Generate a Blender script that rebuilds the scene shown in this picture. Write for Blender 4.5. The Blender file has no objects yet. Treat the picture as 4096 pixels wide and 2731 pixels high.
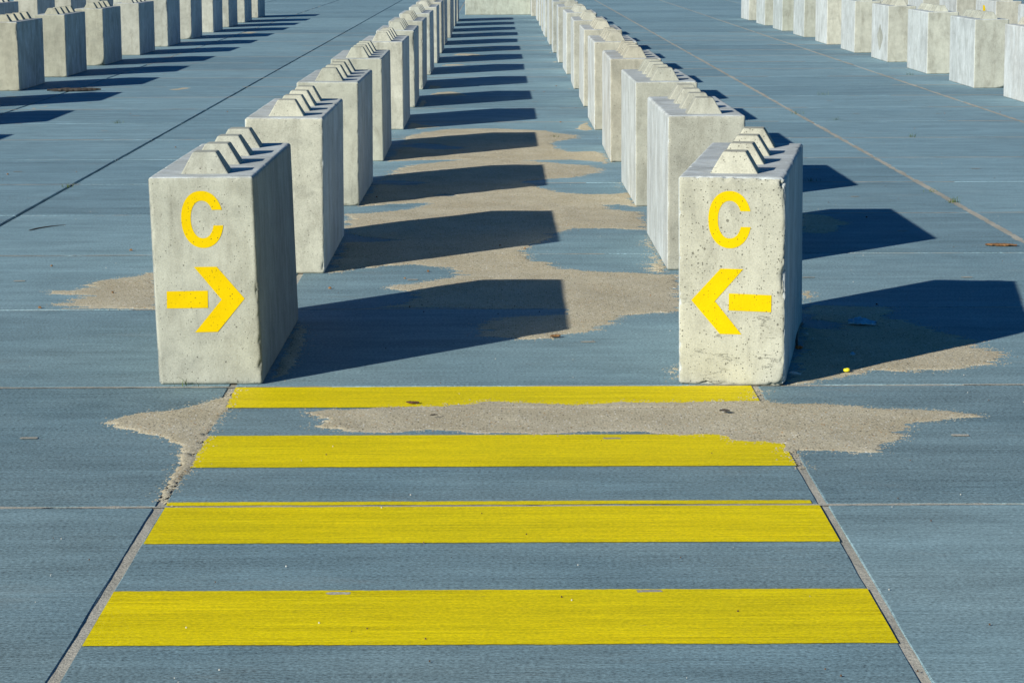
import bpy, bmesh, math, random
import numpy as np
from mathutils import Matrix, Vector, noise

random.seed(7)
rng = np.random.default_rng(11)
S = bpy.context.scene
COL = S.collection

# ------------------------------------------------------------------ helpers
def tag(o, label=None, cat=None, group=None, kind=None):
    if label: o['label'] = label
    if cat: o['category'] = cat
    if group: o['group'] = group
    if kind: o['kind'] = kind
    return o

def link(name, data, parent=None):
    o = bpy.data.objects.new(name, data)
    COL.objects.link(o)
    if parent is not None: o.parent = parent
    return o

def mesh_from(name, verts, faces, mats, smooth=False, fmat=None):
    me = bpy.data.meshes.new(name)
    me.from_pydata([tuple(v) for v in verts], [], faces)
    for m in mats: me.materials.append(m)
    if fmat is not None: me.polygons.foreach_set('material_index', fmat)
    if smooth: me.polygons.foreach_set('use_smooth', [True]*len(me.polygons))
    me.update()
    return me

class N:
    """small node-tree builder"""
    def __init__(s, name):
        s.m = bpy.data.materials.new(name); s.m.use_nodes = True
        s.t = s.m.node_tree; s.n = s.t.nodes; s.l = s.t.links
        s.b = s.n['Principled BSDF']
    def new(s, typ, **kw):
        x = s.n.new(typ)
        for k, v in kw.items(): setattr(x, k, v)
        return x
    def put(s, sock, v):
        if isinstance(v, bpy.types.NodeSocket): s.l.new(v, sock)
        elif v is not None: sock.default_value = v
    def coords(s, scale=(1,1,1), src='Object', rand=False):
        tc = s.new('ShaderNodeTexCoord')
        v = tc.outputs[src]
        if rand:
            oi = s.new('ShaderNodeObjectInfo')
            mu = s.math('MULTIPLY', oi.outputs['Random'], 37.0)
            ad = s.new('ShaderNodeVectorMath', operation='ADD')
            s.l.new(v, ad.inputs[0]); s.l.new(mu, ad.inputs[1]); v = ad.outputs[0]
        mp = s.new('ShaderNodeMapping'); s.l.new(v, mp.inputs[0]); mp.inputs['Scale'].default_value = scale
        return mp.outputs[0]
    def noise(s, v, scale=1, detail=3, rough=.55, dist=0):
        x = s.new('ShaderNodeTexNoise'); s.l.new(v, x.inputs['Vector'])
        x.inputs['Scale'].default_value = scale; x.inputs['Detail'].default_value = detail
        x.inputs['Roughness'].default_value = rough; x.inputs['Distortion'].default_value = dist
        return x.outputs['Fac']
    def math(s, op, a, b=None, c=None, clamp=False):
        x = s.new('ShaderNodeMath', operation=op); x.use_clamp = clamp
        s.put(x.inputs[0], a); s.put(x.inputs[1], b); s.put(x.inputs[2], c)
        return x.outputs[0]
    def rng(s, v, a, b, c=0., d=1.):
        x = s.new('ShaderNodeMapRange'); s.put(x.inputs[0], v)
        for i, k in enumerate((a, b, c, d)): x.inputs[i+1].default_value = k
        return x.outputs[0]
    def mix(s, f, a, b, mode='MIX'):
        x = s.new('ShaderNodeMix', data_type='RGBA', blend_type=mode)
        s.put(x.inputs[0], f)
        for i, v in ((6, a), (7, b)):
            if isinstance(v, tuple): v = (*v, 1) if len(v) == 3 else v
            s.put(x.inputs[i], v)
        return x.outputs[2]
    def scale_col(s, col, f):
        x = s.new('ShaderNodeVectorMath', operation='SCALE')
        s.put(x.inputs[0], col); s.put(x.inputs['Scale'], f)
        return x.outputs[0]
    def bump(s, h, strength=.3, dist=.01, nrm=None):
        x = s.new('ShaderNodeBump'); x.inputs['Strength'].default_value = strength
        x.inputs['Distance'].default_value = dist
        s.l.new(h, x.inputs['Height'])
        if nrm is not None: s.l.new(nrm, x.inputs['Normal'])
        return x.outputs[0]
    def pits(s, v, scale, size, keep):
        """round voids: 1 inside a pit"""
        vo = s.new('ShaderNodeTexVoronoi'); s.l.new(v, vo.inputs['Vector']); vo.inputs['Scale'].default_value = scale
        sep = s.new('ShaderNodeSeparateColor'); s.l.new(vo.outputs['Color'], sep.inputs[0])
        lim = s.math('MULTIPLY', s.rng(sep.outputs[0], keep, 1.0, 0.0, 1.0), size)
        return s.rng(s.math('SUBTRACT', lim, vo.outputs['Distance']), 0.0, .04, 0, 1)
    def done(s, col, rough=.8, nrm=None, spec=.3):
        s.put(s.b.inputs['Base Color'], (*col, 1) if isinstance(col, tuple) else col)
        s.put(s.b.inputs['Roughness'], rough)
        s.b.inputs['Specular IOR Level'].default_value = spec
        if nrm is not None: s.l.new(nrm, s.b.inputs['Normal'])
        return s.m

def plain(name, col, rough=.7, var=.25, scale=60, spec=.3):
    k = N(name); v = k.coords()
    n = k.noise(v, scale, 3)
    c = k.scale_col((*col,), k.rng(n, .3, .7, 1-var, 1+var))
    return k.done(c, rough, k.bump(n, .3, .004), spec)

# ------------------------------------------------------------------ materials
def concrete(name, base, pit=1.0, mottle=.16, streak=.12, crack=False, stain=(.215,.205,.16), pale=None):
    k = N(name); v = k.coords(rand=True)
    big = k.noise(v, 3.1, 4, .6)
    mid = k.noise(v, 16, 4, .65)
    grain = k.noise(v, 170, 2, .6)
    vs = k.coords((7, 7, 1.8), rand=True)
    st = k.noise(vs, 1.5, 5, .68, .9)
    blot = k.noise(v, 5.5, 6, .72, .4)
    oi = k.new('ShaderNodeObjectInfo')
    col = k.mix(1.0, oi.outputs['Color'], base, 'MULTIPLY')
    # brownish weathering clouds and vertical run-off streaks
    col = k.mix(k.rng(st, .48, .76, 0, .55), col, stain)
    col = k.mix(k.rng(blot, .52, .74, 0, .45), col, (.195,.20,.175))
    if pale is not None:
        col = k.mix(k.rng(k.noise(k.coords((3, 3, 1.5), rand=True), 1.6, 6, .72, .8), .44, .66, 0, .85), col, pale)
    f = k.math('ADD', k.rng(big, .3, .7, 1-mottle, 1+mottle), k.rng(mid, .3, .7, -mottle*.65, mottle*.65))
    f = k.math('ADD', f, k.rng(grain, .25, .75, -.15, .15))
    f = k.math('ADD', f, k.rng(st, .35, .7, streak*.5, -streak))
    col = k.scale_col(col, f)
    h = k.math('ADD', k.math('MULTIPLY', grain, .25), k.math('MULTIPLY', mid, .5))
    # air voids left by casting
    vj = k.new('ShaderNodeVectorMath', operation='ADD'); k.l.new(v, vj.inputs[0])
    wob = k.new('ShaderNodeTexNoise'); k.l.new(v, wob.inputs['Vector']); wob.inputs['Scale'].default_value = 90
    sc = k.new('ShaderNodeVectorMath', operation='SCALE'); k.l.new(wob.outputs['Color'], sc.inputs[0]); sc.inputs['Scale'].default_value = .006
    k.l.new(sc.outputs[0], vj.inputs[1])
    p = k.math('MAXIMUM', k.pits(vj.outputs[0], 46, .17*pit, .70), k.pits(vj.outputs[0], 120, .26*pit, .58))
    if crack:
        vc = k.coords((1.5, 1.5, 6.5))
        cn = k.noise(vc, 1.5, 7, .7, .25)
        ln = k.rng(k.math('ABSOLUTE', k.math('SUBTRACT', cn, .50)), .0, .007, 1, 0)
        ln = k.math('MULTIPLY', ln, k.rng(k.noise(v, 11, 2), .46, .56))
        z = k.new('ShaderNodeSeparateXYZ'); tc = k.new('ShaderNodeTexCoord'); k.l.new(tc.outputs['Object'], z.inputs[0])
        ln = k.math('MULTIPLY', ln, k.rng(z.outputs[2], .36, .26, 0, .85))
        p = k.math('MAXIMUM', p, ln)
    col = k.mix(k.math('MULTIPLY', p, .72), col, (.085, .078, .062))
    h = k.math('SUBTRACT', h, k.math('MULTIPLY', p, 2.2))
    return k.done(col, .86, k.bump(h, .55, .004), .25)

M_FACE = concrete('cast_concrete', (.362,.364,.314), 1.0, .14, .07)
M_ROUGH = concrete('rough_cast_concrete', (.405,.400,.330), 1.5, .12, .05, crack=True)
M_ROUGH2 = concrete('rough_ridge_concrete', (.405,.395,.32), 1.5, .12, .05)
M_SIDE = concrete('smooth_formed_concrete', (.42,.445,.445), .7, .12, .05, stain=(.31,.32,.305), pale=(.55,.59,.60))
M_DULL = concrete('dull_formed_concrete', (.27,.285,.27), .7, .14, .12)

def slab_mat():
    k = N('broomed_slab_concrete'); v = k.coords()
    # one tint per two-metre slab
    sh = k.new('ShaderNodeVectorMath', operation='ADD'); k.l.new(v, sh.inputs[0]); sh.inputs[1].default_value = (1, 0, 0)
    hv = k.new('ShaderNodeVectorMath', operation='SCALE'); k.l.new(sh.outputs[0], hv.inputs[0]); hv.inputs['Scale'].default_value = .5
    fl = k.new('ShaderNodeVectorMath', operation='FLOOR'); k.l.new(hv.outputs[0], fl.inputs[0])
    sx = k.new('ShaderNodeSeparateXYZ'); k.l.new(fl.outputs[0], sx.inputs[0])
    cb = k.new('ShaderNodeCombineXYZ'); k.l.new(sx.outputs[0], cb.inputs[0]); k.l.new(sx.outputs[1], cb.inputs[1])
    wn = k.new('ShaderNodeTexWhiteNoise', noise_dimensions='3D'); k.l.new(cb.outputs[0], wn.inputs['Vector'])
    tint = wn.outputs['Value']
    broom = k.noise(k.coords((1.6, 62, 1)), 1.0, 4, .7)
    broom2 = k.noise(k.coords((5, 190, 1)), 1.0, 3, .7)
    band = k.noise(k.coords((.55, 5.5, 1)), 1.0, 5, .62, .3)
    cloud = k.noise(v, .9, 4, .6)
    grain = k.noise(k.coords((1, 1.5, 1)), 85, 3, .8)
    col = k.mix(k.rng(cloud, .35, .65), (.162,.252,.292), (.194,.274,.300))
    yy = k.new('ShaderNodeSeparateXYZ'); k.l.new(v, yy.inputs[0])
    # slabs turn paler with distance: grazing-angle brightening put into the base colour
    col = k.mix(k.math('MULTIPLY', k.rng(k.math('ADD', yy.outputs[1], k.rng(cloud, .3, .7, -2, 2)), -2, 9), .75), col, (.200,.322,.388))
    col = k.mix(k.rng(tint, 0, 1, 0, .35), col, (.172,.246,.262))
    f = k.math('ADD', k.rng(band, .3, .7, .86, 1.14), k.rng(broom, .25, .75, -.19, .19))
    f = k.math('ADD', f, k.rng(broom2, .25, .75, -.26, .26))
    f = k.math('ADD', f, k.rng(grain, .25, .75, -.75, .75))
    f = k.math('ADD', f, k.rng(tint, 0, 1, -.16, .16))
    col = k.scale_col(col, f)
    # dust film: faint sandy clouds
    dust = k.noise(k.coords((.8, 2.2, 1)), 1.3, 5, .7)
    col = k.mix(k.rng(dust, .58, .8, 0, .30), col, (.30,.29,.25))
    # dark scuffs dragged along the broom direction
    sc = k.noise(k.coords((2.2, 26, 1)), 1.0, 2, .5)
    col = k.mix(k.rng(sc, .70, .80, 0, .35), col, (.065,.09,.11))
    blot = k.noise(k.coords((1.1, 1.7, 1)), 2.0, 6, .72, .6)
    col = k.scale_col(col, k.rng(blot, .3, .7, .86, 1.13))
    h = k.math('ADD', k.math('MULTIPLY', broom, .7), k.math('ADD', k.math('MULTIPLY', broom2, .5), k.math('MULTIPLY', grain, .35)))
    return k.done(col, .74, k.bump(h, .42, .004), .15)
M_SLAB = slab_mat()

def sand_mat():
    k = N('shelly_sand'); v = k.coords()
    n1 = k.noise(v, 3.0, 4, .6); n2 = k.noise(v, 150, 3, .7)
    col = k.mix(k.rng(n1, .35, .65), (.435,.378,.265), (.505,.450,.330))
    col = k.scale_col(col, k.rng(n2, .25, .75, .55, 1.45))
    vo = k.new('ShaderNodeTexVoronoi'); k.l.new(v, vo.inputs['Vector']); vo.inputs['Scale'].default_value = 95
    sp = k.new('ShaderNodeSeparateColor'); k.l.new(vo.outputs['Color'], sp.inputs[0])
    near = k.math('LESS_THAN', vo.outputs['Distance'], .34)
    col = k.mix(k.math('MULTIPLY', near, k.math('GREATER_THAN', sp.outputs[0], .82)), col, (.68,.66,.60))
    col = k.mix(k.math('MULTIPLY', near, k.math('LESS_THAN', sp.outputs[0], .20)), col, (.10,.085,.065))
    col = k.mix(k.math('MULTIPLY', near, k.math('GREATER_THAN', sp.outputs[1], .95)), col, (.42,.22,.08))
    h = k.math('ADD', n2, k.math('MULTIPLY', n1, .6))
    return k.done(col, .92, k.bump(h, .5, .006), .15)
M_SAND = sand_mat()

def joint_mat():
    k = N('joint_sand'); v = k.coords()
    n2 = k.noise(v, 120, 3, .7); n1 = k.noise(v, 2.5, 3, .6)
    col = k.mix(k.rng(n1, .4, .62), (.43,.405,.345), (.33,.315,.27))
    col = k.scale_col(col, k.rng(n2, .25, .75, .6, 1.4))
    return k.done(col, .92, k.bump(n2, .6, .006), .15)
M_JOINT = joint_mat()

def yellow_road():
    k = N('yellow_road_paint'); v = k.coords()
    broom = k.noise(k.coords((1.6, 62, 1)), 1.0, 4, .7)
    broom2 = k.noise(k.coords((5, 190, 1)), 1.0, 3, .7)
    band = k.noise(k.coords((.5, 9, 1)), 1.0, 4, .6)
    grain = k.noise(k.coords((1, 1.5, 1)), 90, 3, .8)
    big = k.noise(v, 1.4, 3, .6)
    col = k.mix(k.rng(big, .35, .65), (.76,.60,.002), (.70,.57,.003))
    f = k.math('ADD', k.rng(band, .3, .7, .86, 1.06), k.rng(broom, .25, .75, -.2, .2))
    f = k.math('ADD', f, k.rng(broom2, .25, .75, -.2, .2))
    f = k.math('ADD', f, k.rng(grain, .25, .75, -.32, .32))
    col = k.scale_col(col, f)
    wear = k.math('MULTIPLY', k.rng(k.noise(k.coords((20, 90, 1)), 1.0, 3, .7), .66, .74), k.rng(k.noise(v, 1.1, 2), .45, .65))
    col = k.mix(k.math('MULTIPLY', wear, .6), col, (.20,.22,.20))
    h = k.math('ADD', broom, k.math('ADD', k.math('MULTIPLY', broom2, .7), k.math('MULTIPLY', grain, .5)))
    return k.done(col, .6, k.bump(h, .45, .004), .06)
M_YROAD = yellow_road()

def yellow_block():
    k = N('yellow_stencil_paint'); v = k.coords()
    n = k.noise(v, 140, 3); b = k.noise(v, 9, 3)
    col = k.scale_col((.64,.445,.001), k.math('ADD', k.rng(n, .25, .75, .95, 1.05), k.rng(b, .3, .7, -.05, .05)))
    p = k.math('MAXIMUM', k.pits(v, 46, .20, .66), k.pits(v, 120, .30, .55))
    col = k.mix(k.math('MULTIPLY', p, .8), col, (.10,.075,.02))
    h = k.math('SUBTRACT', k.math('MULTIPLY', n, .3), k.math('MULTIPLY', p, 2))
    return k.done(col, .6, k.bump(h, .5, .003), .05)
M_YBLK = yellow_block()

M_WOOD = plain('weathered_bark', (.20,.105,.045), .85, .5, 40)
M_STICK = plain('dark_dry_wood', (.055,.045,.038), .85, .4, 50)
M_LEAF = plain('dry_brown_leaf', (.12,.06,.028), .8, .4, 60)
M_GRASS = plain('grass_blade', (.075,.115,.030), .7, .35, 30)
M_BAG = plain('blue_plastic', (.14,.42,.62), .35, .2, 25, .5)
M_YPLAST = plain('yellow_plastic', (.80,.68,.02), .4, .1, 25, .5)
M_WHITE = plain('white_scrap', (.62,.62,.60), .6, .15, 40)
M_SHELL = plain('shell_bits', (.48,.47,.43), .6, .25, 30)
M_CRUMB = plain('brown_crumbs', (.10,.055,.03), .85, .5, 30)
M_RUST = plain('rusty_rod', (.05,.035,.03), .7, .4, 60)
M_ORANGE = plain('orange_plastic', (.55,.13,.03), .5, .2, 40)

# ------------------------------------------------------------------ numpy noise
def vnoise(x, y, seed=0):
    xi = np.floor(x).astype(np.int64); yi = np.floor(y).astype(np.int64)
    fx = x-xi; fy = y-yi; fx = fx*fx*(3-2*fx); fy = fy*fy*(3-2*fy)
    def h(a, b):
        n = (a*374761393 + b*668265263 + seed*982451653) & 0x7fffffff
        n = ((n ^ (n >> 13))*1274126177) & 0x7fffffff
        return ((n ^ (n >> 16)) & 0xffff)/65535.0
    return ((h(xi,yi)*(1-fx)+h(xi+1,yi)*fx)*(1-fy)+(h(xi,yi+1)*(1-fx)+h(xi+1,yi+1)*fx)*fy)*2-1

def inside(poly, x, y):
    r = np.zeros(x.shape, bool); n = len(poly)
    for i in range(n):
        x1, y1 = poly[i]; x2, y2 = poly[(i+1) % n]
        if y1 == y2: continue
        c = ((y1 > y) != (y2 > y)) & (x < (x2-x1)*(y-y1)/(y2-y1)+x1)
        r ^= c
    return r

# ------------------------------------------------------------------ ground: sheet, slabs, joint sand
def sheet(name, x0, x1, y0, y1, z, mat):
    me = mesh_from(name, [(x0,y0,z),(x1,y0,z),(x1,y1,z),(x0,y1,z)], [(0,1,2,3)], [mat])
    return tag(link(name, me), kind='structure')
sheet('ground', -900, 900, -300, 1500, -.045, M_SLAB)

SX0, SX1, SY0, SY1 = -25, 25, -14, 112
GAP = .0135
def build_slabs():
    V = []; Fc = []
    c = .0032
    for xa in range(SX0, SX1, 2):
        for ya in range(SY0, SY1, 2):
            gy = GAP*random.uniform(.55, 1.15)
            gx0 = GAP*random.uniform(.9, 1.1); gx1 = GAP*random.uniform(.9, 1.1)
            zt = random.uniform(-.0004, 0)
            x0, x1, y0, y1 = xa+gx0, xa+2-gx1, ya+gy, ya+2-gy
            if 8 < abs(xa+1) or ya > 40 or ya < -6: nx, ny = 1, 1
            else: nx, ny = 10, 10
            # perimeter loop with a slightly ragged arris
            def loop(ins, z, jit):
                P = []
                xs = [x0+ins+(x1-x0-2*ins)*i/nx for i in range(nx+1)]
                ys = [y0+ins+(y1-y0-2*ins)*i/ny for i in range(ny+1)]
                j = lambda: random.uniform(-jit, jit) if nx > 1 else 0
                for i in range(nx): P.append((xs[i], y0+ins+j(), z))
                for i in range(ny): P.append((x1-ins+j(), ys[i], z))
                for i in range(nx, 0, -1): P.append((xs[i], y1-ins+j(), z))
                for i in range(ny, 0, -1): P.append((x0+ins+j(), ys[i], z))
                return P
            b = len(V); n = 2*(nx+ny)
            V += loop(c, zt, .0022); V += loop(0, zt-c, .0012); V += loop(0, -.04, 0)
            Fc.append(tuple(range(b, b+n)))
            for k in range(2):
                for i in range(n):
                    a = b+k*n+i; a2 = b+k*n+(i+1) % n
                    Fc.append((a+n, a2+n, a2, a))
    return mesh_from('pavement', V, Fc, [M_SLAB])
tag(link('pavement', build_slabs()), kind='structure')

def build_joints():
    V = []; Fc = []
    def strip(pts_a, pts_b):
        b = len(V); n = len(pts_a)
        V.extend(pts_a); V.extend(pts_b)
        for i in range(n-1): Fc.append((b+i, b+n+i, b+n+i+1, b+i+1))
    depth = {-5: -.011, -3: -.0150, -1: -.0034, 1: -.0036, 3: -.0010, 5: -.0010, -7: -.009, 7: -.004}
    for xj in range(SX0, SX1+1, 2):
        d = depth.get(xj, -.005)
        ys = np.arange(SY0, SY1, .03 if abs(xj) < 7 else 1.0)
        zz = d + .0022*vnoise(ys*3.1, ys*0+xj, 3) + .0016*vnoise(ys*17, ys*0+xj, 4)
        if xj in (-3, -5):   # open joint: mostly empty, sand plugs here and there
            zz = d + .003*vnoise(ys*2.3, ys*0+xj, 5) + .011*np.clip(vnoise(ys*1.9, ys*0+xj, 6)*2.2-1.35, 0, 1)
        if abs(xj) == 1: zz = d + (zz-d)*.35
        a = [(xj-.024, y, z) for y, z in zip(ys, zz)]; b2 = [(xj+.024, y, z) for y, z in zip(ys, zz)]
        strip(b2, a)
    for xj, wd in ((3, .024), (5, .023), (-5, .012)):
        ys = np.arange(-6, 60, .02)
        wl = wd*(.75+.45*vnoise(ys*9, ys*0+xj, 31)+.3*vnoise(ys*41, ys*0, 32)); wr = wd*(.75+.45*vnoise(ys*9, ys*0+xj, 33)+.3*vnoise(ys*41, ys*0, 34))
        zz = .0006+.0004*vnoise(ys*30, ys*0+xj, 35)
        keep = vnoise(ys*1.7, ys*0+xj, 36) > (-.25 if xj > 0 else .35)
        i = 0
        while i < len(ys):
            j = i
            while j < len(ys) and keep[j]: j += 1
            if j-i > 3: strip([(xj+wr[q], ys[q], zz[q]) for q in range(i, j)], [(xj-wl[q], ys[q], zz[q]) for q in range(i, j)])
            i = j+1
    for yj in range(-2, 40, 2):
        xs = np.arange(-9, 9, .02)
        hw_ = .0125*(.7+.5*vnoise(xs*7, xs*0+yj, 41)+.3*vnoise(xs*37, xs*0+yj, 42)) + (.0012*max(0, yj-4))
        zz = .0005+.0004*vnoise(xs*30, xs*0+yj, 43)
        keep = vnoise(xs*.8, xs*0+yj*1.37, 44) > (-.2 if yj > -1 else -.6)
        if yj == -2: keep |= np.abs(xs) < .97; hw_ = np.where(np.abs(xs) < .975, hw_+.006, hw_)
        i = 0
        while i < len(xs):
            j = i
            while j < len(xs) and keep[j]: j += 1
            if j-i > 3: strip([(xs[q], yj-hw_[q], zz[q]) for q in range(i, j)], [(xs[q], yj+hw_[q], zz[q]) for q in range(i, j)])
            i = j+1
    for yj in range(SY0, SY1+1, 2):
        for xa in range(SX0, SX1, 2):
            near = abs(xa+1) < 8 and yj < 45
            xs = np.linspace(xa+.024, xa+1.976, 66 if near else 2)
            d = -.0026 + random.uniform(-.003, .0014)
            zz = d + .002*vnoise(xs*3, xs*0+yj, 8)+.0012*vnoise(xs*21, xs*0+yj, 9)
            a = [(x, yj-.02, z) for x, z in zip(xs, zz)]; b2 = [(x, yj+.02, z) for x, z in zip(xs, zz)]
            strip(a, b2)
    # sand-filled lifting pockets, two per slab
    for xa in range(SX0, SX1, 2):
        for ya in range(SY0, SY1, 2):
            if abs(xa+1) > 8 or ya > 30: continue
            for s in (-.405, .405):
                if random.random() < .28: continue
                cx = xa+1+s+random.uniform(-.012, .012); cy = ya+1+random.uniform(-.02, .04)
                w = .033*random.uniform(.8, 1.15); h = .017*random.uniform(.7, 1.0)
                b = len(V); n = 18
                for i in range(n):
                    t = 2*math.pi*i/n
                    ex = math.copysign(abs(math.cos(t))**.35, math.cos(t)); ey = math.copysign(abs(math.sin(t))**.35, math.sin(t))
                    V.append((cx+w*ex*random.uniform(.85, 1.08), cy+h*ey*random.uniform(.7, 1.15), .0025))
                Fc.append(tuple(range(b, b+n)))
    return mesh_from('joint_sand', V, Fc, [M_JOINT])
tag(link('joint_sand', build_joints()), kind='structure')

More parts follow.
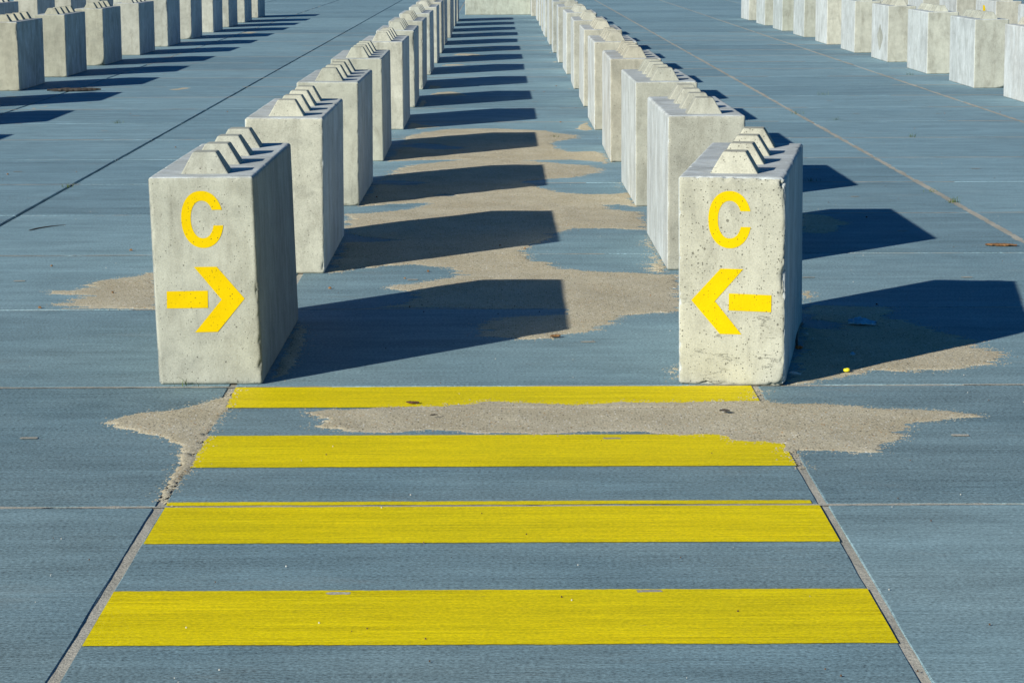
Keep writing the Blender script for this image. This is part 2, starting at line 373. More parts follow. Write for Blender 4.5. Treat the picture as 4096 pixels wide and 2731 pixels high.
# ------------------------------------------------------------------ blown sand
SAND=[
([[-1.733,3.305],[-1.764,3.306],[-1.826,3.278],[-1.85,3.136],[-1.947,3.072],[-1.987,2.962],[-2.042,2.809],[-2.044,2.651],[-2.153,2.627],[-2.109,2.506],[-1.964,2.46],[-1.982,2.352],[-1.992,2.253],[-2.087,2.207],[-2.026,2.141],[-1.898,2.067],[-2.059,2.031],[-1.572,2.005],[-1.529,2.004]],[]),
([[-0.986,-0.012],[-1.0,-0.193],[-1.05,-0.263],[-1.122,-0.388],[-1.204,-0.475],[-1.293,-0.53],[-1.378,-0.659],[-1.399,-0.709],[-1.333,-0.732],[-1.314,-0.8],[-1.27,-0.822],[-1.203,-0.889],[-1.156,-0.963],[-1.076,-1.053],[-1.059,-1.12],[-1.054,-1.213],[-1.034,-1.328],[-1.027,-1.436],[-1.028,-1.574],[-1.02,-1.725],[-1.011,-1.87],[-1.006,-1.958],[-0.979,-1.958],[-0.969,-1.364],[-0.974,-1.063],[-0.97,-0.657],[-0.966,-0.319],[-0.966,-0.023]],[]),
([[-0.668,-0.447],[-0.491,-0.426],[-0.326,-0.429],[-0.187,-0.432],[-0.076,-0.351],[0.004,-0.323],[0.104,-0.339],[0.269,-0.382],[0.404,-0.335],[0.672,-0.34],[0.978,-0.326],[0.985,-0.103],[1.019,-0.077],[1.024,-0.357],[1.194,-0.36],[1.322,-0.406],[1.364,-0.47],[1.661,-0.524],[1.773,-0.629],[1.634,-0.668],[1.507,-0.752],[1.464,-0.837],[1.433,-0.924],[1.452,-1.005],[1.369,-1.084],[1.295,-1.136],[1.282,-1.258],[1.172,-1.256],[1.162,-1.212],[1.028,-1.221],[1.021,-1.516],[0.996,-1.553],[0.994,-1.245],[0.961,-1.208],[0.931,-1.101],[0.804,-1.074],[0.774,-0.976],[0.722,-0.962],[0.649,-0.978],[0.544,-0.921],[0.538,-0.881],[0.286,-0.916],[0.192,-0.923],[0.087,-0.891],[-0.07,-0.918],[-0.133,-0.869],[-0.259,-0.854],[-0.308,-0.897],[-0.371,-0.891],[-0.498,-0.85],[-0.564,-0.813],[-0.662,-0.767],[-0.617,-0.682],[-0.608,-0.636],[-0.676,-0.514]],[]),
([[-0.792,12.123],[-0.709,12.754],[-0.44,13.166],[-0.106,13.215],[0.225,13.048],[0.423,12.919],[0.55,12.616],[0.702,12.378],[0.725,12.122],[0.558,11.769],[0.472,11.399],[0.491,10.937],[0.631,10.563],[0.796,10.654],[0.871,10.316],[0.884,9.59],[0.773,9.725],[0.621,9.865],[0.338,9.852],[0.226,9.833],[0.336,9.718],[0.475,9.582],[0.745,9.336],[0.816,9.04],[0.762,8.738],[0.634,8.506],[0.525,8.394],[0.373,8.266],[0.181,8.141],[0.327,7.613],[0.471,7.35],[0.601,7.211],[0.81,7.222],[0.915,7.336],[0.885,7.719],[0.88,8.119],[0.895,8.174],[0.93,6.362],[0.926,5.375],[0.905,4.89],[0.882,3.28],[0.785,3.186],[0.924,3.154],[0.961,3.134],[0.862,1.812],[0.736,1.838],[0.626,1.787],[0.515,1.524],[0.419,1.321],[0.32,1.173],[0.194,1.089],[0.093,1.131],[-0.015,1.173],[-0.085,1.209],[-0.071,1.359],[-0.089,1.537],[-0.017,1.719],[0.107,1.768],[0.271,1.795],[0.307,1.878],[0.284,1.987],[-0.042,2.01],[-0.211,2.029],[-0.55,2.06],[-0.443,2.146],[-0.407,2.324],[-0.38,2.534],[-0.509,2.667],[-0.471,2.826],[-0.321,2.95],[-0.188,3.115],[-0.231,3.435],[-0.449,3.601],[-0.553,3.543],[-0.674,3.426],[-0.861,3.236],[-0.87,3.372],[-0.848,4.575],[-0.676,4.582],[-0.545,4.662],[-0.773,4.837],[-0.882,4.975],[-0.948,6.034],[-0.751,6.086],[-0.533,6.344],[-0.425,6.693],[-0.682,6.592],[-0.894,6.475],[-0.879,6.644],[-0.822,8.554],[-0.727,9.154],[-0.643,9.468],[-0.456,9.679],[-0.245,9.94],[-0.657,9.864],[-0.857,9.715],[-0.847,10.143]],[[[0.848,4.542],[0.866,4.01],[0.798,3.55],[0.799,3.195],[0.603,3.239],[0.465,3.31],[0.346,3.421],[0.284,3.604],[0.189,3.751],[0.154,4.105],[0.209,4.431],[0.291,4.51],[0.343,4.992],[0.478,5.218],[0.693,5.186],[0.87,5.117],[0.904,4.89]],[[0.692,6.475],[0.757,6.58],[0.981,6.3],[0.964,6.124],[0.906,6.111],[0.785,6.187]],[[-0.895,11.241],[-0.61,11.544],[-0.282,11.091],[-0.243,10.989],[-0.465,10.872],[-0.722,11.107]],[[-0.88,8.082],[-0.725,8.226],[-0.5,8.033],[-0.587,7.872],[-0.819,7.934]],[[-0.41,7.192],[-0.318,7.239],[-0.34,7.091],[-0.408,7.109]]]),
([[1.116,-0.021],[1.17,0.274],[1.275,0.808],[1.45,2.087],[1.719,2.041],[1.853,2.006],[1.821,1.968],[1.855,1.866],[1.766,1.784],[1.801,1.686],[1.722,1.666],[1.84,1.619],[1.912,1.451],[1.932,1.296],[1.997,1.144],[2.097,1.022],[2.023,0.907],[2.071,0.823],[2.115,0.654],[2.127,0.599],[2.04,0.535],[2.065,0.416],[1.954,0.419],[1.828,0.34],[1.647,0.321],[1.704,0.28],[1.555,0.3],[1.495,0.313],[1.437,0.212],[1.392,0.169],[1.305,0.104],[1.211,0.02]],[[[1.377,1.585],[1.395,1.628],[1.506,1.56],[1.567,1.494],[1.524,1.332],[1.431,1.369],[1.363,1.477]]]),
([[1.912,5.966],[2.071,5.876],[2.085,5.694],[2.168,5.367],[2.055,5.291],[2.012,5.023],[1.928,4.912],[1.788,4.966]],[]),
([[1.511,2.62],[1.533,2.576],[1.553,2.404],[1.505,2.28],[1.46,2.159]],[]),
([[0.752,0.513],[0.719,0.443],[0.693,0.34],[0.705,0.255],[0.689,0.171],[0.704,0.105],[0.718,0.008]],[]),
([[-0.868,0.103],[-0.88,0.606],[-0.88,1.598],[-0.854,1.583],[-0.808,1.313],[-0.798,0.914],[-0.798,0.604],[-0.814,0.313],[-0.845,0.114]],[]),
([[0.724,13.151],[0.85,14.11],[0.893,12.991],[0.806,12.874]],[]),
([[0.814,19.313],[0.886,19.975],[0.909,19.358]],[]),
([[0.78,25.973],[0.875,26.903],[0.889,25.816]],[]),
([[0.797,29.116],[0.846,29.941],[0.883,29.111]],[]),
([[0.814,9.312],[0.836,10.8],[0.882,9.678]],[]),
([[-0.796,18.283],[-0.742,18.8],[-0.544,18.984],[-0.411,18.784],[-0.332,18.261],[-0.274,18.12],[-0.639,18.091]],[]),
([[-0.822,24.961],[-0.763,25.466],[-0.514,25.525],[-0.439,25.228],[-0.559,25.018]],[]),
([[-0.731,28.332],[-0.627,29.028],[-0.35,28.832],[-0.114,28.207],[-0.339,27.713],[-0.459,28.143]],[]),
([[-0.616,30.805],[-0.416,31.288],[0.042,31.257],[-0.041,30.767],[-0.37,30.887]],[]),
([[-0.858,37.045],[-0.724,37.563],[-0.437,37.675],[-0.67,37.162]],[]),
([[-0.907,16.189],[-0.835,16.385],[-0.857,17.216],[-0.836,17.651],[-0.723,17.082],[-0.752,16.261]],[]),
([[-0.851,19.546],[-0.829,20.433],[-0.622,19.894],[-0.673,19.486]],[]),
([[-0.845,13.213],[-0.816,14.012],[-0.674,13.68],[-0.526,13.419],[-0.682,13.176]],[]),
([[-5.055,38.578],[-4.9,38.985],[-4.687,38.828],[-4.787,37.875]],[]),
([[-3.911,19.444],[-3.755,19.946],[-3.607,19.835],[-3.721,19.335]],[]),
([[-5.597,18.187],[-5.463,18.364],[-5.285,18.172],[-5.447,17.998]],[]),
([[-4.878,15.405],[-4.846,16.442],[-4.722,16.927],[-4.735,16.558],[-4.823,15.778]],[])]

XL, XR = -.9815, .9855
FOOT = [(.05,-.62,80),(.42,-.60,95),(1.28,-1.03,95),(1.02,-.98,88),(-.12,-.52,85),(-1.33,2.35,70),(-1.28,2.12,60),(.35,8.6,80),(-.35,8.7,100),(.0,6.0,95),(.55,9.0,85),(1.75,.75,60),(-1.26,-.42,85)]
def build_sand():
    V = []; Fc = []
    for outer, holes in SAND:
        o = np.array(outer); x0, y0 = o.min(0)-.12; x1, y1 = o.max(0)+.12
        far = y0 > 14
        dx, dy = (.007, .008) if not far else (.02, .04)
        xs = np.arange(x0, x1, dx); ys = np.arange(y0, y1, dy)
        X, Y = np.meshgrid(xs, ys)
        k = (1.0 if not far else .6)*(.45 if (x1-x0 < .75 and not far) else 1)
        wx = X + k*(.038*vnoise(X*1.5, Y*42, 1) + .026*vnoise(X*8, Y*60, 2) + .028*vnoise(X*7, Y*8, 3) + .016*vnoise(X*34, Y*95, 13))
        wy = Y + k*(.024*vnoise(X*6, Y*5, 4) + .010*vnoise(X*24, Y*18, 5))
        m = inside(outer, wx, wy)
        for h in holes: m &= ~inside(h, wx, wy)
        # speckled fringe: loose grains beyond the edge
        fr = m.astype(float)
        for _ in range(6):
            fr[1:-1,1:-1] = (fr[1:-1,1:-1]*2+fr[:-2,1:-1]+fr[2:,1:-1]+fr[1:-1,:-2]+fr[1:-1,2:])/6
        fr2 = m.astype(float)
        for _ in range(26):
            fr2[1:-1,1:-1] = (fr2[1:-1,1:-1]*2+fr2[:-2,1:-1]+fr2[2:,1:-1]+fr2[1:-1,:-2]+fr2[1:-1,2:])/6
        r = rng.random(m.shape)
        m = m & ~((fr < .7) & (r < .12))
        ht = m.astype(float)
        for _ in range(24):
            ht[1:-1,1:-1] = (ht[1:-1,1:-1]*2+ht[:-2,1:-1]+ht[2:,1:-1]+ht[1:-1,:-2]+ht[1:-1,2:])/6
        z = .0006 + .0030*np.clip(ht*2-1, 0, 1)*(.7+.5*vnoise(X*2.2, Y*1.6, 7)) + .003*np.clip(ht*2-1,0,1)*vnoise(X*7, Y*4, 12)
        z += rng.normal(0, .00045, z.shape)
        for fx, fy, ang in FOOT:
            if not (x0 < fx < x1 and y0 < fy < y1): continue
            ca, sa = math.cos(math.radians(ang)), math.sin(math.radians(ang))
            u = (X-fx)*ca+(Y-fy)*sa; w = -(X-fx)*sa+(Y-fy)*ca
            e = (u/.14)**2+(w/.05)**2
            fade = np.clip(1.2-e, 0, 1)*np.clip(.55+1.3*vnoise(X*14, Y*12, 21), 0, 1)
            z += np.where(e < 1.2, fade*(.0022*np.sin(u*2*math.pi/.030+3*w/.05)*(np.abs(w) > .006)), 0)
        z = np.maximum(z, .0004)
        onp = np.zeros(X.shape, bool)
        for ya, yb in ((-.44,-.01), (-1.46,-.93), (-2.47,-1.93)): onp |= (Y > ya) & (Y < yb) & (X > XL-.01) & (X < XR+.01)
        z = np.where(onp, np.maximum(z, .0029), z)
        idx = -np.ones(m.shape, np.int64)
        cell = m[:-1,:-1] & m[1:,:-1] & m[:-1,1:] & m[1:,1:]
        used = np.zeros(m.shape, bool)
        used[:-1,:-1] |= cell; used[1:,:-1] |= cell; used[:-1,1:] |= cell; used[1:,1:] |= cell
        idx[used] = np.arange(used.sum()) + len(V)
        full = np.zeros(m.shape, bool)
        full[1:-1,1:-1] = cell[:-1,:-1] & cell[1:,:-1] & cell[:-1,1:] & cell[1:,1:]
        z = np.where(used & ~full, np.where(onp, .0016, -.0007), z)   # the edge feathers down into the slab
        V.extend(np.stack([X[used], Y[used], z[used]], 1).tolist())
        j, i = np.nonzero(cell)
        Fc.extend(np.stack([idx[j,i], idx[j,i+1], idx[j+1,i+1], idx[j+1,i]], 1).tolist())
        if y0 < 9:      # loose grains around the edge
            band = (fr2 > .015) & (fr2 < .75)
            jj, ii = np.nonzero(band); pr = fr2[band]
            pick = rng.random(len(jj)) < .26*np.minimum(1, pr*1.6)
            for a_, b_ in zip(jj[pick], ii[pick]):
                gx = X[a_,b_]+rng.uniform(-.006, .006); gy = Y[a_,b_]+rng.uniform(-.006, .006)
                gz = .0022 if onp[a_,b_] else -.0004
                s = rng.uniform(.0015, .0036); t = rng.uniform(0, 6.28); n0 = len(V)
                for q in range(4): V.append((gx+s*1.5*math.cos(t+q*1.571), gy+s*math.sin(t+q*1.571), gz))
                V.append((gx, gy, gz+.0008+s*.45))
                for q in range(4): Fc.append((n0+q, n0+(q+1)%4, n0+4))
    return mesh_from('sand', V, Fc, [M_SAND], smooth=True)
tag(link('sand', build_sand()), 'patches of pale shelly sand blown over the slabs between the blocks', 'sand', kind='stuff')

# ------------------------------------------------------------------ yellow crossing stripes
def stripe(polys, label):
    V = []; Fc = []
    for (x0, x1, y0, y1, wav) in polys:
        n = 120; b = len(V)
        xs = np.linspace(x0, x1, n+1)
        for e, yy in ((0, y0), (1, y1)):
            for i, x in enumerate(xs):
                w = (wav if e == 0 else .0018)
                V.append((x, yy + w*float(noise.noise((x*4, yy*9, 1)))*1.2 + .0018*random.uniform(-1, 1), .0022))
        for i in range(n): Fc.append((b+i, b+i+1, b+n+1+i+1, b+n+1+i))
        # end edges a little ragged
        for q in (b, b+n+1): V[q] = (V[q][0]+random.uniform(-.002, .002), *V[q][1:])
    o = link('crossing_stripe', mesh_from('crossing_stripe', V, Fc, [M_YROAD]))
    return tag(o, label, 'road marking', 'yellow stripes of the crossing')
XL, XR = -.9815, .9855
stripe([(XL, XR, -.432, -.019, .003)], 'farthest yellow crossing stripe, just in front of the two lettered blocks')
stripe([(XL, XR, -1.452, -.940, .003)], 'yellow crossing stripe whose far right corner is buried in sand')
stripe([(XL, XR, -2.458, -2.013, .003), (XL, .966, -1.990, -1.944, .004)], 'yellow crossing stripe split lengthwise by a slab joint')
stripe([(XL, XR, -3.463, -2.964, .003)], 'nearest and largest yellow crossing stripe with two small lifting pockets')

# ------------------------------------------------------------------ concrete blocks
BW, BL, BH = .4, 1.6, .8
def axis(L, n):
    e = [0, .004, .008, .0125, .018, .025, .036]
    m = np.linspace(.036, L-.036, n)[1:-1].tolist()
    return e + m + [L-v for v in reversed(e)]

def make_body(seed, r0=.009, chip=.010, corners=(), front_mat=None, n=(22, 96, 50), side_mat=None):
    ax = [np.array(axis(BW, n[0]))-BW/2, np.array(axis(BL, n[1]))-BL/2, np.array(axis(BH, n[2]))]
    key = {}; V = []; Fc = []; FM = []
    hx = Vector((BW/2, BL/2, BH/2)); off = Vector((seed*13.7, seed*5.1, seed*9.3))
    def vert(i, j, k):
        t = (i, j, k)
        if t in key: return key[t]
        p = Vector((ax[0][i], ax[1][j], ax[2][k]-BH/2))
        nz = noise.fractal((p+off)*28, .8, 2.1, 4); nb = noise.noise((p+off)*80)
        r = r0*(1+.25*noise.noise((p+off)*5)) + chip*max(0, nz-.25)*1.5 + chip*.30*max(0, nb-.15)
        for (c, s, a) in corners:
            d = (p-Vector(c)).length
            r += a*math.exp(-(d/s)**2)*(1+.5*nb)
        q = Vector([max(-h+r, min(h-r, v)) for v, h in zip(p, hx)])
        d = p-q
        if d.length > 1e-9:
            p = q + d*(r/(abs(d.x)**1.35+abs(d.y)**1.35+abs(d.z)**1.35)**(1/1.35))
        und = .0012*noise.noise((p+off)*4)
        p = p*(1+und) + Vector((0, 0, BH/2))
        key[t] = len(V); V.append(p); return key[t]
    nx, ny, nz_ = [len(a) for a in ax]
    def quad(a, b, c, d, m): Fc.append((a, b, c, d)); FM.append(m)
    for j in range(ny-1):
        for k in range(nz_-1):
            quad(vert(0,j,k), vert(0,j,k+1), vert(0,j+1,k+1), vert(0,j+1,k), 1)
            I = nx-1; quad(vert(I,j,k), vert(I,j+1,k), vert(I,j+1,k+1), vert(I,j,k+1), 1)
    for i in range(nx-1):
        for k in range(nz_-1):
            quad(vert(i,0,k), vert(i+1,0,k), vert(i+1,0,k+1), vert(i,0,k+1), 0)
            J = ny-1; quad(vert(i,J,k), vert(i,J,k+1), vert(i+1,J,k+1), vert(i+1,J,k), 0)
    for i in range(nx-1):
        for j in range(ny-1):
            K = nz_-1; quad(vert(i,j,K), vert(i+1,j,K), vert(i+1,j+1,K), vert(i,j+1,K), 2)
            quad(vert(i,j,0), vert(i,j+1,0), vert(i+1,j+1,0), vert(i+1,j,0), 0)
    return mesh_from('body', V, Fc, [front_mat or M_FACE, side_mat or M_SIDE, M_SIDE], smooth=True, fmat=FM)

def make_ridge(seed, mat):
    bm = bmesh.new(); rs = random.Random(seed)
    z0, z1 = -.012, .082
    def ring(w, d, z): return [bm.verts.new((sx*w/2+rs.uniform(-.002,.002), sy*d/2+rs.uniform(-.002,.002), z)) for sx, sy in ((-1,-1),(1,-1),(1,1),(-1,1))]
    a = ring(.198, .150, z0); b = ring(.088, .108, z1)
    bm.faces.new(list(reversed(a))); bm.faces.new(b)
    for i in range(4): bm.faces.new((a[i], a[(i+1)%4], b[(i+1)%4], b[i]))
    bmesh.ops.bevel(bm, geom=list(bm.edges), offset=.005, segments=2, profile=.5, affect='EDGES')
    bmesh.ops.recalc_face_normals(bm, faces=bm.faces)
    me = bpy.data.meshes.new('ridge'); bm.to_mesh(me); bm.free(); me.materials.append(mat)
    for p in me.polygons: p.use_smooth = False
    return me

hw, hl = BW/2, BL/2
BODIES = [make_body(1), make_body(2, .010, .014), make_body(3, .008, .008), make_body(4, .010, .017, [((hw,-hl,.3),.10,.02)]),
          make_body(5, .009, .009, [((hw,-hl,-.4),.07,.05)]), make_body(6, .010, .013, [((-hw,hl,.4),.06,.02)])]
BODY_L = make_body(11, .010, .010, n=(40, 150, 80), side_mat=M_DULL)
BODY_R = make_body(12, .010, .022, [((hw,-hl,.02),.035,.022), ((hw,-hl,.39),.09,.014), ((hw,-hl,-.4),.06,.018)], front_mat=M_ROUGH, n=(40, 150, 80))
RIDGES = [make_ridge(s, M_FACE) for s in range(4)]
RIDGES_R = [make_ridge(s+9, M_ROUGH2) for s in range(4)]

def shear_me(me, kx):
    me = me.copy()
    for v in me.vertices: v.co.x += kx*v.co.z
    return me

def make_block(body, ridges):
    t = link('concrete_block', None)
    link('body', body, t)
    for k in range(4):
        r = link('ridge', ridges[k], t); r.location = (0, -.6+.4*k, BH)
    return t
PROTO = None
def block(xc, yf, label, group, yaw=0., var=None, tone=None, rot90=False):
    """xc = centre line, yf = front face; copies the prototype and its parts"""
    global PROTO
    if PROTO is None:
        PROTO = make_block(BODIES[0], RIDGES); t = PROTO
    else:
        t = PROTO.copy(); COL.objects.link(t)
        for ch in list(PROTO.children):
            c = ch.copy(); COL.objects.link(c); c.parent = t
    bi = 0
    v = random.randrange(len(BODIES)) if var is None else var
    tn = tone or (random.uniform(.82, 1.12),)*3
    w = random.uniform(-.03, .03)
    for c in t.children:
        c.color = (tn[0]*(1+w), tn[1], tn[2]*(1-w*.8), 1)
        if c.name.startswith('body'): c.data = BODIES[v]
    t.location = (xc, yf+BL/2, 0); t.rotation_euler = (0, math.radians(random.uniform(-.35, .35)), math.radians(yaw) + (math.pi/2 if rot90 else 0))
    return tag(t, label, 'concrete block', group)

ORD = ['first','second','third','fourth','fifth','sixth','seventh','eighth','ninth','tenth','eleventh','twelfth','thirteenth','fourteenth','fifteenth']

# painted shapes: thin sheets of paint lying on the front face (local x = u, z = v)
def paint(name, loops, kx, parent, label=None):
    V = []; Fc = []
    for loop in loops:
        for quad in loop:
            b = len(V)
            for u, v in quad: V.append((u+kx*v, -BL/2-.0016, v))
            Fc.append(tuple(range(b, b+len(quad))))
    o = link(name, mesh_from(name, V, Fc, [M_YBLK]), parent)
    if label: o['label'] = label
    return o
def letter_c(cu, cv, ao, bo, ai, bi, up, lo):
    """ring sector quads; squarish ellipse"""
    n = 72; out = []; ring = []
    e = .93
    def pt(a, b, f):       # both terminals are cut level at heights up and lo
        s0 = math.asin((up/b)**(1/e)); s1 = 2*math.pi-math.asin((lo/b)**(1/e))
        t = s0+(s1-s0)*f; c, s = math.cos(t), math.sin(t)
        return (cu+a*math.copysign(abs(c)**e, c), cv+b*math.copysign(abs(s)**e, s))
    for i in range(n+1): ring.append((pt(ao, bo, i/n), pt(ai, bi, i/n)))
    for i in range(n): out.append((ring[i][1], ring[i][0], ring[i+1][0], ring[i+1][1]))
    return out

GL = 'blocks of the left centre row'; GR = 'blocks of the right centre row'
GFL = 'blocks of the left outer row'; GFR = 'blocks of the right outer row'
GBL = 'blocks of the row behind the left outer row'; GBR = 'blocks of the row behind the right outer row'

# the two lettered blocks
KL = -.0235
tl = link('concrete_block', None)
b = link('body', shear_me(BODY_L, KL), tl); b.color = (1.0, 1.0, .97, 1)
for k in range(4):
    r = link('ridge', shear_me(RIDGES[k], KL), tl); r.location = (KL*BH, -.6+.4*k, BH); r.color = (1.02, 1.02, 1.0, 1)
tl.location = (-1.0825, .055+BL/2, 0); tl.rotation_euler = (0, math.radians(-.25), math.radians(-.25))
tag(tl, 'grey concrete block painted with yellow C and right-pointing arrow', 'concrete block', GL)
paint('painted_letter', [letter_c(-.001, .638, .080, .109, .0435, .0715, .0365, .023)], KL, tl, 'yellow letter C')
cv = lambda a: (a[0]+1.0825+.0195/.797*a[1], a[1])
A = [cv(a) for a in ((-1.1357,.4565),(-1.0488,.4569),(-.9447,.3333),(-1.0507,.2053),(-1.1373,.2042),(-1.0333,.3299))]
Bq = [cv(a) for a in ((-1.2425,.3631),(-1.0852,.3648),(-1.086,.2982),(-1.2434,.2973))]
paint('painted_arrow', [[(A[5],A[2],A[1],A[0]), (A[4],A[3],A[2],A[5])], [tuple(reversed(Bq))]], KL, tl, 'yellow arrow pointing right, its shaft a separate bar')

KR = -.0105; YR = math.radians(-9.4)
tr = link('concrete_block', None)
BODY_R.transform(Matrix.Diagonal((1.015, 1, 1, 1)))
b = link('body', shear_me(BODY_R, KR), tr)
for k in range(4):
    r = link('ridge', shear_me(RIDGES_R[k], KR), tr); r.location = (KR*BH, -.6+.4*k, BH)
tr.rotation_euler = (0, 0, YR)
tr.location = (.913+math.sin(-YR)*BL/2, -.002+math.cos(YR)*BL/2, 0)
tag(tr, 'rough chipped concrete block painted with yellow C and left-pointing arrow', 'concrete block', GR)
paint('painted_letter', [letter_c(-.008, .637, .081, .109, .0445, .0715, .0330, .027)], KR, tr, 'yellow letter C')
cv = lambda a: ((a[0]-.913+.0085/.8*a[1])/math.cos(YR), a[1])
A = [cv(a) for a in ((.8663,.4498),(.9513,.4495),(.8466,.325),(.948,.1985),(.8662,.1988),(.7576,.3268))]
Bq = [cv(a) for a in ((.8987,.3557),(1.0582,.3515),(1.0578,.2867),(.8987,.2902))]
paint('painted_arrow', [[(A[0],A[5],A[2],A[1]), (A[5],A[4],A[3],A[2])], [tuple(reversed(Bq))]], KR, tr, 'yellow arrow pointing left, its shaft a separate bar')

# centre rows
LROW = [(-.876,3.236),(-.880,6.513),(-.884,9.789),(-.850,13.08),(-.856,16.15),(-.868,19.32),(-.866,22.57),(-.862,25.74),(-.868,28.9),(-.888,32.1),(-.862,35.4),(-.886,38.5),(-.89,41.8),(-.888,45.1)]
LT = [(1.12,1.12,1.08),(.98,.97,.92),(1.0,.98,.92),(1.14,1.14,1.12),(1.0,.99,.96),(.96,.94,.9)]
for i, (xr, yf) in enumerate(LROW):
    lab = 'pitted concrete block directly behind the block with the right-pointing arrow' if i == 0 else \
          '%s concrete block behind the one with the right-pointing arrow, left centre row' % ORD[i]
    block(xr-.2, yf, lab, GL, random.uniform(-.5, .5), tone=LT[i] if i < len(LT) else None, var=[1,5,2,0,3][i] if i < 5 else None)
RROW = [(.890,3.319),(.900,6.438),(.891,9.655),(.894,12.961),(.910,16.188),(.909,19.358),(.904,22.661),(.885,25.816),(.879,29.05),(.880,32.3),(.868,35.6),(.875,38.7),(.882,41.95),(.880,45.2)]
RT = [(1.0,.98,.95),(1.0,.98,.94),(.98,.95,.9),(1.0,.98,.94),(1.02,1,.96),(1,.98,.95)]
rb = []
for i, (xl, yf) in enumerate(RROW):
    lab = 'pale-sided concrete block directly behind the block with the left-pointing arrow' if i == 0 else \
          '%s concrete block behind the one with the left-pointing arrow, right centre row' % ORD[i]
    rb.append(block(xl+.2, yf, lab, GR, random.uniform(-.7, .4), tone=RT[i] if i < len(RT) else None, var=[1,2,5,3,0][i] if i < 5 else None))
block(1.0, 49.12, 'partly hidden concrete block at the far end of the right centre row', GR)
BODIES.append(make_body(7, .009, .008, side_mat=M_FACE))
block(0.0, 50.3-.6, 'concrete block lying crosswise, closing the far end between the centre rows', 'blocks closing the far end', rot90=True, tone=(.98,1.02,1.0), var=6)

# outer rows
BODIES.pop()
FL = [(-5.59,19.28),(-5.578,22.32),(-5.575,25.35),(-5.55,28.65),(-5.55,31.85),(-5.57,35.15),(-5.569,38.55),(-5.60,41.65),(-5.60,44.75),(-5.66,48.4)]
for i, (xr, yf) in enumerate(FL):
    lab = {0: 'concrete block cut off by the left photo edge, nearest visible of the left outer row',
           2: 'concrete block with a broken bottom corner in the left outer row'}.get(i,
           '%s concrete block behind the edge-cropped one in the left outer row' % ORD[i-1])
    block(xr-.2, yf, lab, GFL, random.uniform(-.4, .4), var=4 if i == 2 else None, tone=(.88,.84,.76) if i < 3 else None)
for i, yf in enumerate((16.1, 12.95, 9.75)):
    block(-5.785, yf, 'concrete block beyond the left photo edge casting the %s shadow from there' % ['farthest','middle','nearest'][i], GFL)
FR = [(5.60,19.30),(5.61,22.49),(5.606,25.69),(5.58,28.77),(5.585,32.0),(5.60,35.3),(5.575,38.51),(5.60,41.9),(5.62,45.4)]
FT = [(1.0,1.02,1.02),(1.1,1.1,1.08),(1.0,1.02,1.02),(1.06,1.06,1.04),(1.18,1.18,1.16),(.92,.95,.94),(.90,.94,.92),(.96,.99,.97),(1.1,1.07,1.03)]
block(5.82, 16.12, 'pale concrete block cut off by the right photo edge', GFR, var=2, tone=(1.1,1.1,1.1))
for i, (xl, yf) in enumerate(FR):
    lab = {0: 'weathered concrete block next to the edge-cropped one, right outer row',
           2: 'concrete block with a diamond-shaped stain on its pale side, right outer row',
           4: 'brightest white-sided concrete block in the right outer row'}.get(i,
           '%s concrete block behind the edge-cropped one in the right outer row' % ORD[i])
    t = block(xl+.2, yf, lab, GFR, random.uniform(-.5, .5), tone=FT[i])
    if i == 2:
        V = []; n = 26
        for k in range(n):
            a = 2*math.pi*k/n
            rr = 1/(abs(math.cos(a))**1.1+abs(math.sin(a))**1.1)**(1/1.1)*random.uniform(.9, 1.08)
            V.append((-BW/2-.0016, -.05+.28*rr*math.cos(a), .33+.20*rr*math.sin(a)))
        s = link('stain', mesh_from('stain', V, [tuple(reversed(range(n)))], [M_FACE]), t); s.color = (1.0,1.02,1.04,1)
for i, k in enumerate(range(-1, 7)):
    yf = 28.6+3.22*k
    block(-7.92, yf, ['concrete block at the upper left corner, in the rear row','half-hidden concrete block of the rear left row, beside the upper left corner one'][i] if i < 2 else
          '%s half-hidden concrete block from the upper left corner, rear left row' % ORD[i], GBL)
for i, k in enumerate(range(-1, 7)):
    yf = 28.45+3.22*k
    lab = {0: 'concrete block at the upper right corner, in the rear right row', 1: 'rear concrete block with a yellow mark on its pale side'}.get(i, '%s half-hidden concrete block left of the yellow-marked one, rear right row' % ORD[i-2])
    t = block(7.90, yf, lab, GBR)
    if i == 1:
        V = [(-BW/2-.0016, y, z) for y, z in ((.20,.50),(.20,.715),(.13,.72),(.06,.71),(.01,.67),(-.02,.61),(-.03,.50))]
        link('painted_mark', mesh_from('painted_mark', V, [tuple(range(len(V)))], [M_YBLK]), t)
# a thin yellow line on the side of one far block
V = [(-BW/2-.0016, y, z) for y, z in ((.50,.18),(.42,.18),(.42,.66),(.50,.66))]
link('painted_mark', mesh_from('painted_mark', V, [(0,1,2,3)], [M_YBLK]), rb[8])

# ------------------------------------------------------------------ litter, sticks, plants
def lump(name, L, W, H, mat, seed, ns=14, taper=1.0, bend=0.):
    """irregular elongated piece lying along local x"""
    rs = random.Random(seed); V = []; Fc = []; nr = 9
    for i in range(ns+1):
        u = i/ns; x = (u-.5)*L
        rad = (math.sin(math.pi*min(max(u, .04), .96)))**.35*taper**u
        yo = bend*math.sin(math.pi*u)+rs.uniform(-.1, .1)*W
        for k in range(nr):
            a = 2*math.pi*k/nr; f = rad*rs.uniform(.75, 1.15)
            V.append((x, yo+W/2*f*math.cos(a), H/2+H/2*f*math.sin(a)))
    for i in range(ns):
        for k in range(nr): Fc.append((i*nr+k, i*nr+(k+1)%nr, (i+1)*nr+(k+1)%nr, (i+1)*nr+k))
    Fc.append(tuple(range(nr-1, -1, -1))); Fc.append(tuple(range(ns*nr, ns*nr+nr)))
    return mesh_from(name, V, Fc, [mat])
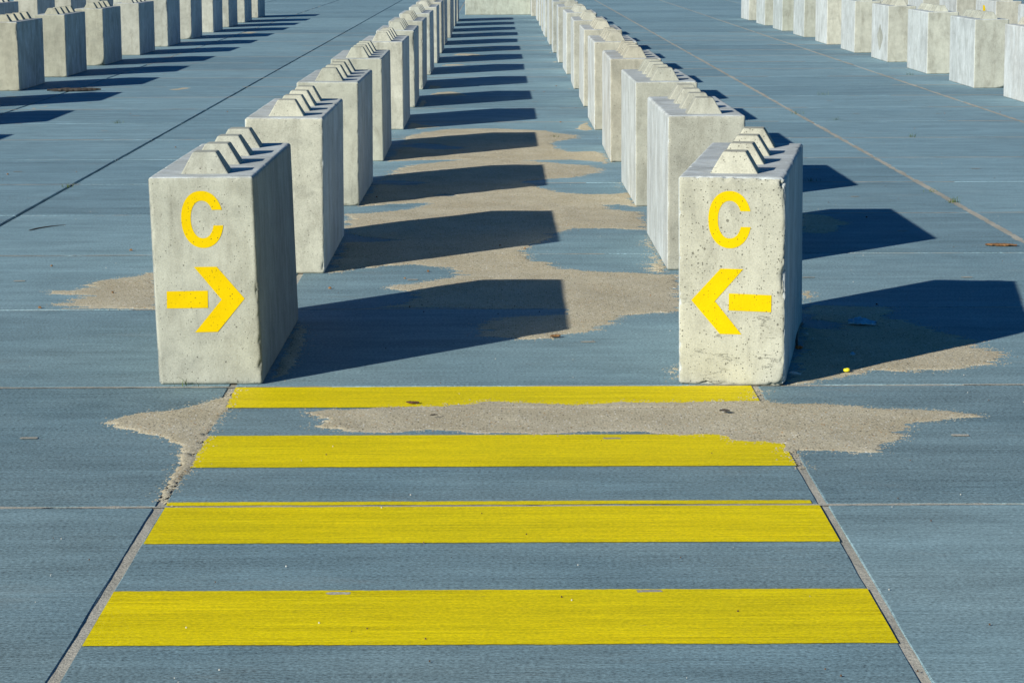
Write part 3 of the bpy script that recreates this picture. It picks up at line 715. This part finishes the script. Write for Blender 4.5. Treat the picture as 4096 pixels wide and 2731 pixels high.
def place(o, x, y, z=0., rz=0.):
    o.location = (x, y, z); o.rotation_euler = (0, 0, math.radians(rz)); return o

o = place(link('bark_piece', lump('bark_piece', .175, .075, .014, M_WOOD, 3)), 2.83, 4.29, .001, -12)
tag(o, 'flat piece of brown bark lying on the slabs at the right edge', 'bark')
o = place(link('wood_branch', lump('wood_branch', .62, .07, .045, M_STICK, 5, 20)), -4.93, 19.15, .0, 14)
tag(o, 'thick broken brown branch on the slabs beside the left outer row', 'branch')
o = place(link('thin_twig', lump('thin_twig', .33, .014, .008, M_STICK, 8, 16, .6, .03)), -2.685, 5.31, .0, 60)
tag(o, 'thin dark twig lying on the slabs left of the right-arrow block', 'twig')
o = place(link('dry_leaf', lump('dry_leaf', .048, .03, .008, M_LEAF, 9, 8)), -.295, -.366, .0045, -20)
tag(o, 'dark curled leaf lying on the farthest yellow stripe', 'leaf')
o = place(link('dry_leaf', lump('dry_leaf', .045, .03, .012, M_WOOD, 12, 8)), .265, 1.146, .004, 20)
tag(o, 'brown dry leaf at the sand edge between the two lettered blocks', 'leaf')
o = place(link('dry_leaf', lump('dry_leaf', .036, .03, .008, M_STICK, 14, 8)), .834, -.573, .010, -25)
tag(o, 'dark sliver lying on the sand in front of the left-arrow block', 'leaf')
o = place(link('thin_twig', lump('thin_twig', .03, .008, .005, M_STICK, 15, 8)), -.21, -.636, .011, 25)
tag(o, 'tiny twig lying in the sand between the two farthest stripes', 'twig')
# crumpled blue plastic
def crumple(name, L, W, H, mat, seed):
    V = []; Fc = []; nx, ny = 16, 8; rs = random.Random(seed)
    for i in range(nx+1):
        u = i/nx; w = W*(.35+.65*math.sin(math.pi*min(u*1.25, 1)))if u < .8 else W*(.45+1.2*(u-.8))
        for j in range(ny+1):
            v = j/ny-.5
            V.append(((u-.5)*L, v*w, .004+H*(1-(2*v)**2)*(.4+.6*math.sin(math.pi*min(u*1.2,1))) + rs.uniform(0, H*.35)))
    for i in range(nx):
        for j in range(ny): Fc.append((i*(ny+1)+j, (i+1)*(ny+1)+j, (i+1)*(ny+1)+j+1, i*(ny+1)+j+1))
    n = len(V); V += [(x, y, .002) for x, y, z in V]; Fc += [tuple(n+q for q in reversed(f)) for f in Fc]
    return mesh_from(name, V, Fc, [mat])
o = place(link('plastic_wrapper', crumple('plastic_wrapper', .125, .06, .022, M_BAG, 2)), 1.63, 1.46, .006, -22)
tag(o, 'crumpled blue plastic wrapper in the shadow of the left-arrow block', 'wrapper')
o = place(link('plastic_scrap', crumple('plastic_scrap', .02, .018, .008, M_BAG, 4)), 1.467, .62, .010, 10)
tag(o, 'tiny blue plastic scrap on the shaded sand near the yellow ring', 'scrap')
o = place(link('paper_scrap', crumple('paper_scrap', .05, .022, .008, M_WHITE, 6)), 1.177, .165, .010, -25)
tag(o, 'small whitish torn scrap at the right foot of the left-arrow block', 'scrap')
for i, (x, y, s) in enumerate(((1.341,1.125,.022),(1.349,.984,.014))):
    o = place(link('shell', crumple('shell', s, s*.8, .008, M_SHELL, 20+i)), x, y, .011, 20+40*i)
    tag(o, ['larger pale shell on the shaded sand beside the leaning rod','smaller pale shell on the shaded sand beside the leaning rod'][i], 'shell', 'pale shells on the shaded sand')
# yellow ring
V = []; Fc = []; nr, ns = 24, 8
for i in range(nr):
    a = 2*math.pi*i/nr
    for j in range(ns):
        c = 2*math.pi*j/ns; R = .0085+.0036*math.cos(c)
        V.append((R*1.15*math.cos(a), R*math.sin(a), .007*(1+math.sin(c))*.9))
for i in range(nr):
    for j in range(ns): Fc.append((i*ns+j, ((i+1)%nr)*ns+j, ((i+1)%nr)*ns+(j+1)%ns, i*ns+(j+1)%ns))
o = place(link('plastic_ring', mesh_from('plastic_ring', V, Fc, [M_YPLAST], True)), 1.391, .261, .006)
tag(o, 'small yellow plastic ring at the shadow edge right of the left-arrow block', 'ring')
# bent rod against the block foot
pts = [Vector(p) for p in ((1.262,.80,.012),(1.268,.86,.03),(1.283,.98,.036),(1.305,1.14,.03),(1.335,1.32,.02),(1.365,1.45,.012))]
V = []; Fc = []
for i, p in enumerate(pts):
    for j in range(6):
        a = math.pi*j/3; V.append((p.x+.006*math.cos(a), p.y, p.z+.006*math.sin(a)))
for i in range(len(pts)-1):
    for j in range(6): Fc.append((i*6+j, i*6+(j+1)%6, (i+1)*6+(j+1)%6, (i+1)*6+j))
rod = link('bent_rod', mesh_from('bent_rod', V, Fc, [M_RUST]))
tag(rod, 'thin dark rod with orange end along the foot of the left-arrow block', 'rod')
e = link('end_cap', lump('end_cap', .03, .018, .016, M_ORANGE, 31, 8), rod); e.location = (1.268, .79, .006)

def tuft(seed, n, h, spread):
    rs = random.Random(seed); V = []; Fc = []
    for _ in range(n):
        a = rs.uniform(0, 2*math.pi); L = h*rs.uniform(.5, 1); lean = rs.uniform(.2, 1.1)*L
        bx, by = rs.gauss(0, spread), rs.gauss(0, spread*.5); w = .0022
        px, py = -math.sin(a)*w, math.cos(a)*w; b = len(V)
        for s in range(4):
            u = s/3; k = 1-u*.85
            cx, cy, cz = bx+math.cos(a)*lean*u*u, by+math.sin(a)*lean*u*u, L*u*(1-.25*u)
            V += [(cx-px*k, cy-py*k, cz), (cx+px*k, cy+py*k, cz)]
        for s in range(3): Fc.append((b+2*s, b+2*s+1, b+2*s+3, b+2*s+2))
    return mesh_from('grass_tuft', V, Fc, [M_GRASS])
TUFTS = [(2.986,7.29,'small grass tuft in the right lane joint, behind the larger one there',.05,14),
 (2.99,6.60,'largest grass tuft in the sandy lane joint at the right',.06,22),
 (3.637,12.04,'grass blades in a cross joint of the right outer lane',.06,10),
 (2.255,8.07,'grass tuft inside the block shadow at the right',.05,12),
 (-3.616,14.03,'grass tuft on the slabs left of the dark open joint',.06,16),
 (-2.995,7.79,'grass tuft sprouting from the dark open joint at left',.05,14),
 (3.263,14.18,'low grass tuft between two lane joints at the right, next to a pebble',.05,12),
 (3.01,15.0,'leafy weed rooted in the sandy joint right of the right centre row',.06,16),
 (3.667,18.11,'upright thin grass tuft in the right outer lane',.07,9),
 (5.338,22.24,'grass tuft in front of the right outer row blocks',.07,14),
 (.519,12.12,'flat grass tuft on the sand between the centre rows',.05,20),
 (-1.20,.03,'grass sprig at the foot of the block with the right-pointing arrow',.045,7)]
for i, (x, y, lab, h, n) in enumerate(TUFTS):
    o = place(link('grass_tuft', tuft(40+i, n, h, .03)), x, y, -.002)
    tag(o, lab, 'grass tuft', 'grass tufts in the pavement joints')

def bits(name, n, mat, size, label, area):
    V = []; Fc = []
    for _ in range(n):
        x = random.uniform(area[0], area[1]); y = area[2]+(area[3]-area[2])*random.random()**1.6
        s = size*random.uniform(.4, 1.3); a = random.uniform(0, 6.28); b = len(V)
        for k in range(5):
            t = a+k*1.2566; V.append((x+s*math.cos(t)*random.uniform(.6,1.2), y+s*.8*math.sin(t)*random.uniform(.6,1.2), .002))
        for k in range(5):
            t = a+k*1.2566; V.append((x+s*.6*math.cos(t), y+s*.5*math.sin(t), .004+s*.7))
        for k in range(5): Fc.append((b+k, b+(k+1)%5, b+5+(k+1)%5, b+5+k))
        Fc.append(tuple(b+5+k for k in range(5)))
    return tag(link(name, mesh_from(name, V, Fc, [mat])), label, 'debris', kind='stuff')
bits('shell_fragments', 260, M_SHELL, .0021, 'tiny white shell fragments scattered over the slabs', (-3.6, 3.8, -3.9, 16))
bits('dirt_crumbs', 260, M_CRUMB, .0025, 'tiny dark crumbs and pebbles scattered over the slabs', (-3.8, 4.0, -3.9, 18))
bits('wood_chips', 60, M_WOOD, .008, 'small brown wood chips scattered over the slabs', (-4.8, 5.2, 2, 22))

# ------------------------------------------------------------------ light, sky, camera
SUN_DIR = Vector((1.255, 1.33, -.8)).normalized()     # direction of travel
sun = bpy.data.lights.new('sun', 'SUN'); sun.energy = 4.6; sun.angle = math.radians(.53); sun.color = (1, .97, .86)
so = link('sun', sun); so.rotation_euler = SUN_DIR.to_track_quat('-Z', 'Y').to_euler(); so.location = (-8, -10, 12)
elev = math.asin(-SUN_DIR.z); az = math.atan2(-SUN_DIR.x, -SUN_DIR.y)

W = bpy.data.worlds.new('World'); S.world = W; W.use_nodes = True
nt = W.node_tree; bg = nt.nodes['Background']
sky = nt.nodes.new('ShaderNodeTexSky'); sky.sky_type = 'NISHITA'; sky.sun_disc = False
sky.sun_elevation = elev; sky.sun_rotation = az
sky.air_density = 1.0; sky.dust_density = .1; sky.ozone_density = 10.0; sky.altitude = 0
tint = nt.nodes.new('ShaderNodeMix'); tint.data_type = 'RGBA'; tint.blend_type = 'MULTIPLY'
tint.inputs[0].default_value = 1; tint.inputs[7].default_value = (.42, .95, 1.0, 1)     # deep clear blue
nt.links.new(sky.outputs[0], tint.inputs[6]); nt.links.new(tint.outputs[2], bg.inputs[0]); bg.inputs[1].default_value = .05

cam = bpy.data.cameras.new('camera'); co = link('camera', cam)
cam.sensor_fit = 'HORIZONTAL'; cam.sensor_width = 36; cam.lens = 84.716; cam.clip_start = .1; cam.clip_end = 4000
R = Vector((0.99998215, -0.00540523, -0.00254629)); U = Vector((0.00338738, 0.16180517, 0.98681691)); B = Vector((-0.00492196, -0.98680792, 0.16182059))
m = Matrix((R, U, B)).transposed().to_4x4(); m.translation = (0.02745301, -9.07625564, 1.66134432)
co.matrix_world = m
S.camera = co

S.view_settings.view_transform = 'Standard'; S.view_settings.look = 'None'
S.view_settings.exposure = .5; S.view_settings.gamma = 1
S.render.engine = 'CYCLES'
